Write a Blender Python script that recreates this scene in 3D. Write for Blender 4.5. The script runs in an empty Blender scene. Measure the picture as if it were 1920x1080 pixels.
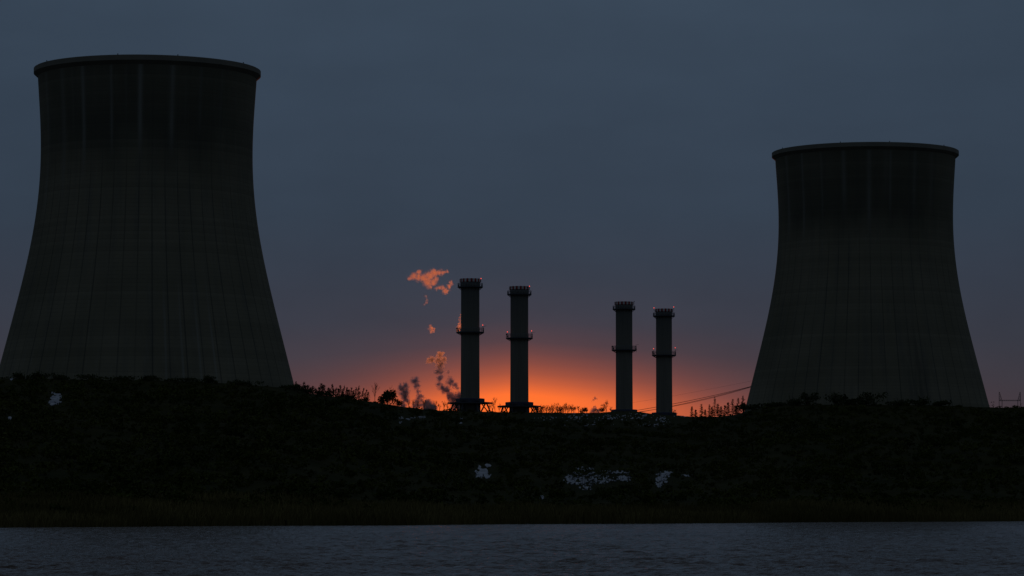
import bpy, math, random
import numpy as np
from mathutils import Vector, Matrix

rng = np.random.default_rng(7)
random.seed(7)
sc = bpy.context.scene
col = sc.collection

# ------------------------------------------------------------------ camera
F = 6000.0                    # focal length in 1920-wide pixels (long lens)
HC = 2.5                      # eye height over the lake
PITCH = math.atan(415 / F)
CP, SP = math.cos(PITCH), math.sin(PITCH)
cam_d = bpy.data.cameras.new('camera')
cam = bpy.data.objects.new('camera', cam_d)
col.objects.link(cam)
cam.location = (0, 0, HC)
cam.rotation_euler = (math.pi / 2 + PITCH, 0, 0)
cam_d.sensor_width = 36
cam_d.lens = F / 1920 * 36
cam_d.clip_start = 1
cam_d.clip_end = 40000
sc.camera = cam


def at(px, py, D):
    """world point seen at photo position px, py at ground distance D"""
    cx, cy = (px - 960) / F, (540 - py) / F
    k = D / (CP - cy * SP)
    return np.array([cx * k, D, HC + (SP + cy * CP) * k])


# ------------------------------------------------------------------ helpers
def new_obj(name, me, mats=None, parent=None):
    o = bpy.data.objects.new(name, me)
    col.objects.link(o)
    if mats is not None and me is not None:
        for m in (mats if isinstance(mats, (list, tuple)) else [mats]):
            me.materials.append(m)
    if parent is not None:
        o.parent = parent
    return o


def tag(o, label=None, cat=None, group=None, kind=None):
    if label: o['label'] = label
    if cat: o['category'] = cat
    if group: o['group'] = group
    if kind: o['kind'] = kind
    return o


def empty(name, loc, label=None, cat=None, group=None):
    o = bpy.data.objects.new(name, None)
    col.objects.link(o)
    o.location = [float(c) for c in loc]
    o.empty_display_size = 1
    return tag(o, label, cat, group)


def fast_mesh(name, V, Q, smooth=False):
    """mesh out of a vertex array and an array of quads (or triangles)"""
    V = np.asarray(V, dtype=np.float32)
    Q = np.asarray(Q, dtype=np.int32)
    me = bpy.data.meshes.new(name)
    n, k = Q.shape
    me.vertices.add(len(V)); me.vertices.foreach_set('co', V.ravel())
    me.loops.add(n * k); me.loops.foreach_set('vertex_index', Q.ravel())
    me.polygons.add(n)
    me.polygons.foreach_set('loop_start', np.arange(0, n * k, k, dtype=np.int32))
    me.polygons.foreach_set('loop_total', np.full(n, k, dtype=np.int32))
    if smooth:
        me.polygons.foreach_set('use_smooth', np.ones(n, dtype=bool))
    me.update(calc_edges=True)
    me.validate()
    return me


class MB:
    """collects shapes that become ONE mesh"""
    def __init__(self):
        self.v, self.f = [], []

    def add(self, vs, fs):
        b = len(self.v)
        self.v += [tuple(float(c) for c in p) for p in vs]
        self.f += [tuple(b + i for i in f) for f in fs]

    def box(self, c, s, rz=0.0):
        x, y, z = s[0] / 2, s[1] / 2, s[2] / 2
        P = [(-x, -y, -z), (x, -y, -z), (x, y, -z), (-x, y, -z), (-x, -y, z), (x, -y, z), (x, y, z), (-x, y, z)]
        ca, sa = math.cos(rz), math.sin(rz)
        P = [(c[0] + p[0] * ca - p[1] * sa, c[1] + p[0] * sa + p[1] * ca, c[2] + p[2]) for p in P]
        self.add(P, [(0, 3, 2, 1), (4, 5, 6, 7), (0, 1, 5, 4), (1, 2, 6, 5), (2, 3, 7, 6), (3, 0, 4, 7)])

    def tube(self, p0, p1, r0, r1=None, n=6, cap=True):
        r1 = r0 if r1 is None else r1
        p0, p1 = Vector(p0), Vector(p1)
        d = (p1 - p0)
        if d.length < 1e-6: return
        d.normalize()
        a = d.orthogonal().normalized()
        b = d.cross(a)
        P = []
        for (p, r) in ((p0, r0), (p1, r1)):
            for i in range(n):
                t = 2 * math.pi * i / n
                P.append(p + (a * math.cos(t) + b * math.sin(t)) * r)
        fs = [(i, (i + 1) % n, n + (i + 1) % n, n + i) for i in range(n)]
        if cap:
            fs += [tuple(range(n - 1, -1, -1)), tuple(range(n, 2 * n))]
        self.add(P, fs)

    def lathe(self, prof, n=64, closed=False):
        """prof: list of (r, z); closed=True joins last to first (a ring)"""
        P, m = [], len(prof)
        for (r, z) in prof:
            for i in range(n):
                t = 2 * math.pi * i / n
                P.append((r * math.cos(t), r * math.sin(t), z))
        fs = []
        for j in range(m if closed else m - 1):
            j2 = (j + 1) % m
            for i in range(n):
                i2 = (i + 1) % n
                fs.append((j * n + i, j * n + i2, j2 * n + i2, j2 * n + i))
        self.add(P, fs)

    def ring_tube(self, R, z, r, n=48, k=5, a0=0, a1=2 * math.pi):
        full = abs(a1 - a0 - 2 * math.pi) < 1e-6
        P = []
        for i in range(n if full else n + 1):
            t = a0 + (a1 - a0) * i / n
            for j in range(k):
                s = 2 * math.pi * j / k
                rr = R + r * math.cos(s)
                P.append((rr * math.cos(t), rr * math.sin(t), z + r * math.sin(s)))
        fs = []
        for i in range(n):
            i2 = (i + 1) % n if full else i + 1
            for j in range(k):
                j2 = (j + 1) % k
                fs.append((i * k + j, i2 * k + j, i2 * k + j2, i * k + j2))
        self.add(P, fs)

    def build(self, name, mat, parent=None, smooth=False):
        me = bpy.data.meshes.new(name)
        me.from_pydata(self.v, [], self.f)
        if smooth:
            me.polygons.foreach_set('use_smooth', [True] * len(me.polygons))
        me.update()
        return new_obj(name, me, mat, parent)


def copy_tree(o, parent=None):
    c = o.copy()
    col.objects.link(c)
    if parent is not None:
        c.parent = parent
    for ch in list(o.children):
        copy_tree(ch, c)
    return c


# value noise -----------------------------------------------------------
_T = rng.random((256, 256))


def vnoise(x, y):
    x = np.asarray(x, float); y = np.asarray(y, float)
    xi, yi = np.floor(x).astype(int), np.floor(y).astype(int)
    fx, fy = x - xi, y - yi
    fx, fy = fx * fx * (3 - 2 * fx), fy * fy * (3 - 2 * fy)
    g = lambda i, j: _T[i & 255, j & 255]
    return (g(xi, yi) * (1 - fx) + g(xi + 1, yi) * fx) * (1 - fy) + (g(xi, yi + 1) * (1 - fx) + g(xi + 1, yi + 1) * fx) * fy


def fbm(x, y, o=4):
    s, a, t = 0, 0.5, 0
    for k in range(o):
        s = s + a * vnoise(x * 2 ** k + 17.3 * k, y * 2 ** k + 9.1 * k); t += a; a *= .5
    return s / t


# ------------------------------------------------------------------ materials
class NT:
    def __init__(self, tree):
        self.t = tree; self.n = tree.nodes; self.l = tree.links

    def node(self, kind, **kw):
        n = self.n.new(kind)
        for k, v in kw.items(): setattr(n, k, v)
        return n

    def set(self, sock, v):
        if hasattr(v, 'is_output'): self.l.new(v, sock)
        else: sock.default_value = v

    def math(self, op, a, b=None, c=None, clamp=False):
        n = self.node('ShaderNodeMath', operation=op, use_clamp=clamp)
        self.set(n.inputs[0], a)
        if b is not None: self.set(n.inputs[1], b)
        if c is not None: self.set(n.inputs[2], c)
        return n.outputs[0]

    def mix(self, fac, a, b, mode='MIX'):
        n = self.node('ShaderNodeMix', data_type='RGBA', blend_type=mode)
        self.set(n.inputs[0], fac)
        for i, v in ((6, a), (7, b)):
            if isinstance(v, (tuple, list)) and len(v) == 3: v = (*v, 1)
            self.set(n.inputs[i], v)
        return n.outputs[2]

    def noise(self, vec, scale, detail=4, rough=.5, dist=0.0):
        n = self.node('ShaderNodeTexNoise')
        if vec is not None: self.l.new(vec, n.inputs['Vector'])
        n.inputs['Scale'].default_value = scale
        n.inputs['Detail'].default_value = detail
        n.inputs['Roughness'].default_value = rough
        n.inputs['Distortion'].default_value = dist
        return n.outputs['Fac']

    def ramp(self, fac, stops, interp='LINEAR'):
        n = self.node('ShaderNodeValToRGB')
        self.set(n.inputs[0], fac)
        r = n.color_ramp; r.interpolation = interp
        while len(r.elements) < len(stops): r.elements.new(0.5)
        for e, (p, c) in zip(r.elements, stops):
            e.position = p
            e.color = (c, c, c, 1) if isinstance(c, (int, float)) else (*c, 1)
        return n.outputs[0]

    def range(self, v, a, b, c=0.0, d=1.0, smooth=True):
        n = self.node('ShaderNodeMapRange', interpolation_type='SMOOTHSTEP' if smooth else 'LINEAR')
        self.set(n.inputs[0], v)
        for i, x in enumerate((a, b, c, d)): n.inputs[1 + i].default_value = x
        return n.outputs[0]


def material(name):
    m = bpy.data.materials.new(name)
    m.use_nodes = True
    nt = NT(m.node_tree)
    b = m.node_tree.nodes['Principled BSDF']
    return m, nt, b


def plain(name, rgb, rough=.7, metal=0.0, var=.25, scale=.6, spec=.3):
    m, nt, b = material(name)
    tc = nt.node('ShaderNodeTexCoord')
    n = nt.noise(tc.outputs['Object'], scale, 5)
    lo = tuple(c * (1 - var) for c in rgb); hi = tuple(min(1, c * (1 + var)) for c in rgb)
    nt.l.new(nt.mix(n, lo, hi), b.inputs['Base Color'])
    b.inputs['Roughness'].default_value = rough
    b.inputs['Metallic'].default_value = metal
    b.inputs['Specular IOR Level'].default_value = spec
    return m


def foliage(name, a, b_, scale=.35):
    m, nt, b = material(name)
    g = nt.node('ShaderNodeNewGeometry')
    n = nt.noise(g.outputs['Position'], scale, 3)
    n2 = nt.range(n, .35, .65)
    nt.l.new(nt.mix(n2, a, b_), b.inputs['Base Color'])
    b.inputs['Roughness'].default_value = .8
    b.inputs['Specular IOR Level'].default_value = .1
    return m


def tower_concrete(name, H, streaks, seams, seed, z_stain, dark_patch=None, low=()):
    """weathered shell concrete: pour lifts, meridian seams, soot band under the rim with clean run-off streaks.
    z counted from the rim downward; theta=0 faces the lake"""
    m, nt, b = material(name)
    tc = nt.node('ShaderNodeTexCoord')
    sx = nt.node('ShaderNodeSeparateXYZ'); nt.l.new(tc.outputs['Object'], sx.inputs[0])
    x, y, z = sx.outputs
    th = nt.math('ARCTAN2', x, nt.math('MULTIPLY', y, -1.0))
    cmb = nt.node('ShaderNodeCombineXYZ')
    nt.l.new(nt.math('MULTIPLY', th, 30.0), cmb.inputs[0])
    nt.l.new(nt.math('MULTIPLY', z, .06), cmb.inputs[1])
    cmb.inputs[2].default_value = seed
    cv = cmb.outputs[0]
    # base colour: broad blotches
    blot = nt.noise(tc.outputs['Object'], .03, 4)
    colr = nt.mix(nt.range(blot, .3, .7), (.168, .158, .105), (.236, .218, .150))
    # vertical weather streaks over the whole height
    vs = nt.noise(cv, .55, 4, .6)
    colr = nt.mix(nt.math('MULTIPLY', nt.range(vs, .45, .75), .30), colr, (.10, .11, .105))
    vs2 = nt.noise(cv, 1.7, 3, .5)
    colr = nt.mix(nt.math('MULTIPLY', nt.range(vs2, .55, .8), .22), colr, (.29, .30, .25))
    # horizontal pour lifts, each lift its own tone
    lift = nt.math('DIVIDE', z, 1.25)
    cl = nt.node('ShaderNodeCombineXYZ')
    nt.l.new(nt.math('FLOOR', lift), cl.inputs[2])
    cl.inputs[0].default_value = seed
    wn = nt.node('ShaderNodeTexWhiteNoise', noise_dimensions='3D'); nt.l.new(cl.outputs[0], wn.inputs['Vector'])
    tone = nt.range(wn.outputs['Value'], 0, 1, .90, 1.06, False)
    cc = nt.node('ShaderNodeCombineXYZ')
    for i in range(3): nt.l.new(tone, cc.inputs[i])
    colr = nt.mix(1.0, colr, cc.outputs[0], 'MULTIPLY')
    fr = nt.math('FRACT', lift)
    joint = nt.math('LESS_THAN', fr, .16)
    colr = nt.mix(nt.math('MULTIPLY', joint, .16), colr, (.06, .065, .06))
    # meridian seams
    sf = nt.math('FRACT', nt.math('MULTIPLY', nt.math('ADD', th, 3.1), seams / 6.28318))
    seam = nt.math('LESS_THAN', sf, .085)
    sn = nt.noise(cv, .35, 2)
    seamf = nt.math('MULTIPLY', nt.math('MULTIPLY', seam, nt.range(sn, .3, .6, .35, .95)),
                    nt.range(z, -z_stain - 22, -z_stain + 4, 1.0, .15))
    colr = nt.mix(nt.math('MULTIPLY', seamf, .6), colr, (.05, .055, .05))
    # soot band under the rim, ragged lower edge
    ragged = nt.math('MULTIPLY', nt.math('SUBTRACT', nt.noise(cv, .22, 4), .5), 16.0)
    zz = nt.math('ADD', z, ragged)
    band = nt.range(zz, -z_stain - 9, -z_stain + 7)
    side = nt.range(th, .35, 1.25, 1.0, .45)
    side2 = nt.range(th, -1.5, -.75, .55, 1.0)
    grow = nt.range(z, -z_stain, -4, 1.0, .62)
    stain = nt.math('MULTIPLY', nt.math('MULTIPLY', nt.math('MULTIPLY', band, side), side2), grow)
    colr = nt.mix(nt.math('MULTIPLY', stain, .66), colr, (.045, .05, .042))
    # clean run-off streaks inside the band
    tot = None
    for (t0, w, amp, z1) in streaks:
        d = nt.math('DIVIDE', nt.math('SUBTRACT', th, t0), w)
        g = nt.math('POWER', 2.718, nt.math('MULTIPLY', nt.math('MULTIPLY', d, d), -1.0))
        g = nt.math('MULTIPLY', g, nt.range(z, -z1 - 8, -z1 + 8, 0, amp))
        tot = g if tot is None else nt.math('MAXIMUM', tot, g)
    for (t0, w, amp, za, zb) in low:
        d = nt.math('DIVIDE', nt.math('SUBTRACT', th, t0), w)
        g = nt.math('POWER', 2.718, nt.math('MULTIPLY', nt.math('MULTIPLY', d, d), -1.0))
        tot = nt.math('MAXIMUM', tot, nt.math('MULTIPLY', g, nt.range(z, za, zb, amp, 0)))
    br = nt.math('MULTIPLY', tot, nt.range(nt.noise(cv, .9, 3), .25, .6, .55, 1.0))
    colr = nt.mix(br, colr, (.29, .30, .265))
    if dark_patch:
        t0, w, za, zb = dark_patch
        d = nt.math('DIVIDE', nt.math('SUBTRACT', th, t0), w)
        g = nt.math('POWER', 2.718, nt.math('MULTIPLY', nt.math('MULTIPLY', d, d), -1.0))
        g = nt.math('MULTIPLY', g, nt.range(z, za, zb, 1, 0))
        g = nt.math('MULTIPLY', g, nt.range(nt.noise(cv, .7, 3), .3, .6))
        colr = nt.mix(nt.math('MULTIPLY', g, .6), colr, (.06, .06, .055))
    nt.l.new(colr, b.inputs['Base Color'])
    b.inputs['Roughness'].default_value = .9
    b.inputs['Specular IOR Level'].default_value = .15
    bump = nt.node('ShaderNodeBump')
    bump.inputs['Strength'].default_value = .4
    bump.inputs['Distance'].default_value = .15
    nt.l.new(nt.math('SUBTRACT', 1.0, nt.math('MAXIMUM', nt.math('MULTIPLY', joint, .5), seam)), bump.inputs['Height'])
    nt.l.new(bump.outputs[0], b.inputs['Normal'])
    return m


def shaft_concrete():
    m, nt, b = material('chimney_concrete')
    tc = nt.node('ShaderNodeTexCoord')
    sx = nt.node('ShaderNodeSeparateXYZ'); nt.l.new(tc.outputs['Object'], sx.inputs[0])
    x, y, z = sx.outputs
    th = nt.math('ARCTAN2', x, nt.math('MULTIPLY', y, -1.0))
    cv = nt.node('ShaderNodeCombineXYZ')
    nt.l.new(nt.math('MULTIPLY', th, 5.0), cv.inputs[0]); nt.l.new(nt.math('MULTIPLY', z, .05), cv.inputs[1])
    n1 = nt.noise(cv.outputs[0], 1.0, 4, .6)
    c = nt.mix(nt.range(n1, .3, .7), (.175, .167, .135), (.222, .210, .168))
    j = nt.math('LESS_THAN', nt.math('FRACT', nt.math('DIVIDE', z, 2.6)), .06)
    c = nt.mix(nt.math('MULTIPLY', j, .10), c, (.08, .08, .08))
    g = nt.range(z, -24, -4, 0, .55)
    c = nt.mix(g, c, (.10, .11, .11))
    nt.l.new(c, b.inputs['Base Color'])
    b.inputs['Roughness'].default_value = .85
    b.inputs['Specular IOR Level'].default_value = .15
    return m


def checker_band(n):
    m, nt, b = material('red_white_band')
    tc = nt.node('ShaderNodeTexCoord')
    sx = nt.node('ShaderNodeSeparateXYZ'); nt.l.new(tc.outputs['Object'], sx.inputs[0])
    x, y, z = sx.outputs
    th = nt.math('ARCTAN2', x, nt.math('MULTIPLY', y, -1.0))
    f = nt.math('FRACT', nt.math('MULTIPLY', nt.math('ADD', th, 3.3), n / 6.28318))
    k = nt.math('LESS_THAN', f, .5)
    dirt = nt.noise(tc.outputs['Object'], .9, 4)
    c = nt.mix(k, (.30, .012, .014), (.62, .62, .60))
    c = nt.mix(nt.math('MULTIPLY', nt.range(dirt, .4, .7), .25), c, (.05, .045, .04))
    nt.l.new(c, b.inputs['Base Color'])
    b.inputs['Roughness'].default_value = .7
    return m


def lamp_glow():
    m, nt, b = material('red_lamp_glow')
    b.inputs['Base Color'].default_value = (.5, .02, .02, 1)
    b.inputs['Emission Color'].default_value = (1.0, .10, .075, 1)
    b.inputs['Emission Strength'].default_value = 1.6
    return m


def smoke_mat(name, blobs, dens, aniso, rgb, warp, scale, lo=.20, hi=.95, amp=1.7):
    """soft vapour: density grows towards the hearts of the puffs, torn by turbulence"""
    m = bpy.data.materials.new(name); m.use_nodes = True
    nt = NT(m.node_tree)
    m.node_tree.nodes.remove(m.node_tree.nodes['Principled BSDF'])
    out = [n for n in nt.n if n.type == 'OUTPUT_MATERIAL'][0]
    v = nt.node('ShaderNodeVolumePrincipled')
    tc = nt.node('ShaderNodeTexCoord')
    P = tc.outputs['Object']
    nz = nt.node('ShaderNodeTexNoise')
    nt.l.new(P, nz.inputs['Vector'])
    nz.inputs['Scale'].default_value = scale; nz.inputs['Detail'].default_value = 4; nz.inputs['Roughness'].default_value = .6
    ma = nt.node('ShaderNodeVectorMath', operation='MULTIPLY_ADD')
    nt.l.new(nz.outputs['Color'], ma.inputs[0])
    ma.inputs[1].default_value = (warp,) * 3; ma.inputs[2].default_value = (-warp / 2,) * 3
    ad = nt.node('ShaderNodeVectorMath', operation='ADD')
    nt.l.new(P, ad.inputs[0]); nt.l.new(ma.outputs[0], ad.inputs[1])
    Q = ad.outputs[0]
    tot = None
    for (c, r) in blobs:
        d = nt.node('ShaderNodeVectorMath', operation='DISTANCE')
        nt.l.new(Q, d.inputs[0]); d.inputs[1].default_value = tuple(float(t) for t in c)
        k = nt.math('MULTIPLY_ADD', d.outputs['Value'], -1.0 / r, 1.0, True)
        tot = k if tot is None else nt.math('MAXIMUM', tot, k)
    n2 = nt.noise(P, scale * 2.3, 4, .6)
    f = nt.math('ADD', tot, nt.math('MULTIPLY', nt.math('SUBTRACT', n2, .5), amp))
    f = nt.math('MULTIPLY', nt.range(f, lo, hi, 0, dens), nt.range(tot, 0.0, .14))
    nt.l.new(f, v.inputs['Density'])
    v.inputs['Color'].default_value = (*rgb, 1)
    v.inputs['Anisotropy'].default_value = aniso
    nt.l.new(v.outputs[0], out.inputs['Volume'])
    return m


M_rim = plain('rim_concrete', (.19, .182, .145), .9, 0, .25, .15)
M_steel = plain('galvanised_steel', (.20, .21, .22), .6, .2, .2, .8)
M_dark_steel = plain('dark_steel', (.07, .075, .085), .6, .2, .3, .5)
M_blue_panel = plain('blue_painted_steel', (.05, .06, .10), .6, .0, .3, .5)
M_shaft = shaft_concrete()
M_band = checker_band(16)
M_lamp = lamp_glow()
M_lens_off = plain('unlit_red_lens', (.10, .01, .01), .4)
M_bark = plain('bark', (.035, .03, .024), .9, 0, .3, 2)
M_leaf = foliage('leaf_dark', (.024, .036, .010), (.048, .060, .018))
M_leaf2 = foliage('leaf_olive', (.035, .042, .016), (.06, .06, .026))
M_scrub = foliage('hillside_scrub_leaf', (.030, .041, .004), (.068, .076, .012), .06)
M_reed = foliage('dry_reed', (.085, .072, .022), (.15, .122, .042), .04)
M_wire = plain('cable', (.05, .05, .055), .6)


# ------------------------------------------------------------------ sky and light
SUN_EL = math.radians(0.3)
SUN_AZ = math.radians(0.15)          # to the right of straight ahead (+Y)
w = bpy.data.worlds.new('World')
sc.world = w
w.use_nodes = True
nt = NT(w.node_tree)
bg = w.node_tree.nodes['Background']
tc = nt.node('ShaderNodeTexCoord')
sx = nt.node('ShaderNodeSeparateXYZ'); nt.l.new(tc.outputs['Generated'], sx.inputs[0])
dx, dy, dz = sx.outputs
el = nt.math('MULTIPLY', nt.math('ARCSINE', dz), 57.29578)
az = nt.math('MULTIPLY', nt.math('ARCTAN2', dx, dy), 57.29578)
# cloud deck by elevation (0..90 deg, square-rooted so that the low sky has room)
elc = nt.math('SQRT', nt.math('DIVIDE', nt.math('MAXIMUM', el, 0.0), 90.0))
S = lambda e: math.sqrt(e / 90)
deck = nt.ramp(elc, [
    (S(0), (.048, .044, .056)), (S(2.4), (.044, .045, .060)), (S(3.4), (.040, .048, .069)), (S(4.3), (.037, .049, .073)),
    (S(5.3), (.0345, .052, .079)), (S(7.3), (.036, .056, .086)), (S(9.2), (.039, .061, .093)),
    (S(22), (.044, .060, .086)), (S(50), (.052, .068, .094)), (S(90), (.056, .072, .098))])
# thin unevenness of the deck
nz = nt.noise(tc.outputs['Generated'], 9.0, 5, .55)
mp = nt.node('ShaderNodeMapping'); nt.l.new(tc.outputs['Generated'], mp.inputs[0])
mp.inputs['Scale'].default_value = (1, 1, 3.2)
nz2 = nt.noise(mp.outputs[0], 22.0, 4, .5)
nsum = nt.math('ADD', nt.math('MULTIPLY', nz, .65), nt.math('MULTIPLY', nz2, .35))
lum = nt.range(nsum, .3, .7, .90, 1.10, False)
# darker away from the sunset
azn = nt.math('ABSOLUTE', az)
fall = nt.range(azn, 12.0, 120.0, 1.0, 1.02)
fall2 = nt.range(azn, 3.5, 11.0, 1.0, .88)
k = nt.math('MULTIPLY', nt.math('MULTIPLY', lum, fall), fall2)
kc = nt.node('ShaderNodeCombineXYZ')
for i in range(3): nt.l.new(k, kc.inputs[i])
deck = nt.mix(1.0, deck, kc.outputs[0], 'MULTIPLY')
# afterglow in the gap under the deck
da = nt.math('SUBTRACT', az, .08)
e5 = nt.math('DIVIDE', nt.math('ADD', el, nt.math('MULTIPLY', nt.math('ABSOLUTE', da), .075)), 6.0, clamp=True)
v = nt.ramp(e5, [(0, 1.0), (1.96 / 6, 1.0), (2.06 / 6, .93), (2.16 / 6, .72), (2.28 / 6, .50), (2.44 / 6, .30), (2.63 / 6, .165),
                 (2.82 / 6, .082), (3.02 / 6, .032), (3.4 / 6, .006), (4.2 / 6, 0)])
da = nt.math('SUBTRACT', az, .08)
sl = nt.math('DIVIDE', da, 1.65)
sr = nt.math('DIVIDE', da, 2.1)
s = nt.math('MULTIPLY', nt.math('ADD', nt.math('MULTIPLY', nt.math('LESS_THAN', da, 0.0), sl),
            nt.math('MULTIPLY', nt.math('GREATER_THAN', da, 0.0), sr)), 1.0)
h = nt.math('POWER', 2.71828, nt.math('MULTIPLY', nt.math('POWER', nt.math('ABSOLUTE', s), 2.0), -.5))
g1 = nt.math('MULTIPLY', v, h)
vw = nt.ramp(e5, [(0, .22), (1.9 / 6, .17), (2.15 / 6, .085), (2.5 / 6, .045), (3.0 / 6, .017), (3.6 / 6, .004), (4.6 / 6, 0)])
hw = nt.math('POWER', 2.71828, nt.math('MULTIPLY', nt.math('POWER', nt.math('ABSOLUTE', nt.math('DIVIDE', da, 6.0)), 2.0), -.5))
g2 = nt.math('MULTIPLY', vw, hw)
gl = nt.math('ADD', g1, nt.math('MULTIPLY', g2, nt.math('SUBTRACT', 1.0, g1)), clamp=True)
sky_c = nt.mix(gl, deck, (1.10, .182, .031))
# clear sky above the cloud, seen only faintly through it
sky = nt.node('ShaderNodeTexSky', sky_type='NISHITA')
sky.sun_disc = False
sky.sun_elevation = SUN_EL
sky.sun_rotation = SUN_AZ
sky.altitude = 100; sky.air_density = 1.2; sky.dust_density = 2.0
sc_n = nt.node('ShaderNodeVectorMath', operation='SCALE')
nt.l.new(sky.outputs[0], sc_n.inputs[0]); sc_n.inputs['Scale'].default_value = .02
sky_c = nt.mix(.015, sky_c, sc_n.outputs[0])
nt.l.new(sky_c, bg.inputs[0])
bg.inputs[1].default_value = 1.0

sun_d = bpy.data.lights.new('sun', 'SUN')
sun = bpy.data.objects.new('sun', sun_d); col.objects.link(sun)
sun_d.energy = .145
sun_d.angle = math.radians(.5)
sun_d.color = (1.0, .19, .012)
sdir = Vector((math.sin(SUN_AZ) * math.cos(SUN_EL), math.cos(SUN_AZ) * math.cos(SUN_EL), math.sin(SUN_EL)))
sun.rotation_euler = sdir.to_track_quat('Z', 'Y').to_euler()
sun.location = (0, 2000, 300)

# ------------------------------------------------------------------ terrain
KX = CP       # X / D = (u-960)/F * KX
U_ = np.array([-3000, -600, 0, 140, 300, 420, 500, 545, 590, 640, 690, 760, 800, 860, 960, 1060, 1120, 1155, 1195, 1230, 1300, 1345, 1375, 1400, 1440, 1500, 1600, 1660, 1760, 1850, 1920, 2400, 5000.])
YC = np.array([716, 714, 709, 711, 713, 718, 724, 729, 739, 745, 752, 763, 768, 771, 773, 774, 774, 771, 771, 777, 781, 781, 778, 771, 762, 759, 758, 759, 760, 764, 764, 766, 766.])
DC = np.array([930, 930, 925, 925, 925, 925, 930, 940, 980, 1030, 1090, 1180, 1230, 1300, 1335, 1400, 1450, 1478, 1480, 1500, 1480, 1400, 1300, 1200, 1160, 1150, 1150, 1150, 1150, 1160, 1170, 1170, 1170.])


def smooth(u, xs, ys, wd=22):
    acc = 0
    for k in range(-3, 4):
        acc = acc + np.interp(u + k * wd / 3, xs, ys)
    return acc / 7


def crest(u):
    d = smooth(u, U_, DC, 40)
    y = smooth(u, U_, YC, 12)
    cy = (540 - y) / F
    return d, HC + (SP + cy * CP) * d / (CP - cy * SP)


def shore(u):
    py = np.clip(989.3 - 12.3 * np.asarray(u, float) / 1920, 974, 1000) + .35 * np.sin(np.asarray(u) / 90.)
    return HC * F / (py - 955) / KX


def ground(u, D):
    """terrain height"""
    u = np.asarray(u, float); D = np.asarray(D, float)
    ds = shore(u); dc, zc = crest(u)
    X = (u - 960) / F * KX * D
    t = (D - ds) / (dc - ds)
    tt = np.clip(t, 0, 1)
    z = zc * (0.22 * tt + 0.78 * tt ** 1.18)
    z = z + (fbm(X / 45, D / 60) - .5) * 3.2 * np.sin(np.pi * tt) + (fbm(X / 9 + 5, D / 12) - .5) * 1.1 * np.minimum(1, tt * 12) * np.clip((1 - tt) * 8, .25, 1)
    z = np.where(t < 0, np.maximum(-1.2, (D - ds) * .04), z)
    back = np.clip(D - dc, 0, None)
    z = z + np.minimum(back, 500) * .012
    rid = np.exp(-((D - 3500) / 520.) ** 2)  # unseen far ridge, added to keep the low sun off the lower smoke
    base_far = np.clip(D - 2400, 0, 1500) / 1500
    zr = 93 + 2 * (fbm(X / 180 + 3, D * 0 + 2.5) - .5)
    z = z * (1 - np.where(D > 2400, base_far, 0) * .25) + rid * np.maximum(0, zr - z * (1 - np.where(D > 2400, base_far, 0) * .25)) * (D > 1900)
    return z


def ground_xy(x, y):
    return float(ground(np.array([x / (KX * y) * F + 960]), np.array([y]))[0])


us = np.concatenate([np.linspace(-3000, -250, 40), np.linspace(-240, 2160, 330), np.linspace(2175, 5000, 40)])
Dn = np.concatenate([np.linspace(380, 1650, 300), np.linspace(1670, 4600, 70), np.linspace(4800, 12000, 14)])
UU, DD = np.meshgrid(us, Dn)
ZZ = ground(UU, DD)
V = np.stack([(UU - 960) / F * KX * DD, DD, ZZ], -1).reshape(-1, 3)
nx, ny = len(us), len(Dn)
ii = (np.arange(ny - 1)[:, None] * nx + np.arange(nx - 1)[None, :]).ravel()
Q = np.stack([ii, ii + 1, ii + nx + 1, ii + nx], 1)
mt, ntt, b = material('hillside_soil')
g = ntt.node('ShaderNodeNewGeometry')
n1 = ntt.noise(g.outputs['Position'], .05, 5)
n2 = ntt.noise(g.outputs['Position'], .6, 4)
c = ntt.mix(ntt.range(n1, .35, .65), (.024, .029, .004), (.042, .041, .010))
c = ntt.mix(ntt.math('MULTIPLY', n2, .4), c, (.02, .018, .011))
ntt.l.new(c, b.inputs['Base Color'])
b.inputs['Roughness'].default_value = .95
b.inputs['Specular IOR Level'].default_value = .05
tag(new_obj('hillside', fast_mesh('hillside', V, Q, True), mt), 'dark overgrown hillside rising from the lake to the power plant', kind='structure')


_FD = {}


def find_D(u, py):
    """distance at which the hillside passes photo height py"""
    if u not in _FD:
        D = np.linspace(float(shore(u)) + 1, float(crest(np.array([u]))[0][0]) + 150, 900)
        tz = (ground(np.full_like(D, u), D) - HC) / D
        _FD[u] = (D, np.minimum.accumulate(540 - F * ((tz * CP - SP) / (CP + tz * SP))))
    D, run = _FD[u]
    idx = np.argmax(run <= py)
    if run[idx] > py: idx = len(D) - 1
    return D[idx]


# ------------------------------------------------------------------ water
rows = [62.]
while rows[-1] < 1000:
    d = rows[-1]
    rows.append(d + max(.17, .17 * (d / 170) ** 2.0))
rows = np.array(rows)
A = np.linspace(-.205, .205, 640)
AA, DD = np.meshgrid(A, rows)
X = AA * DD; Y = DD.copy()
Z = np.zeros_like(X)
spx = (A[1] - A[0]) * DD
spy = np.gradient(rows)[:, None] * np.ones_like(X)
for k in range(80):
    lam = .38 * (11.0 ** rng.random())
    ang = rng.normal(math.radians(65), .55)
    kx, ky = math.cos(ang) * 2 * math.pi / lam, math.sin(ang) * 2 * math.pi / lam
    amp = .0046 * lam ** .90
    fade = np.clip(lam / abs(math.cos(ang) + 1e-3) / (3.0 * spx) - .4, 0, 1) * np.clip(lam / abs(math.sin(ang) + 1e-3) / (3.0 * spy) - .4, 0, 1)
    ph = kx * X + ky * Y + rng.random() * 6.283
    sn = np.sin(ph)
    Z += amp * fade * (sn + .35 * (sn * sn - .5) * 1.2)
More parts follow.
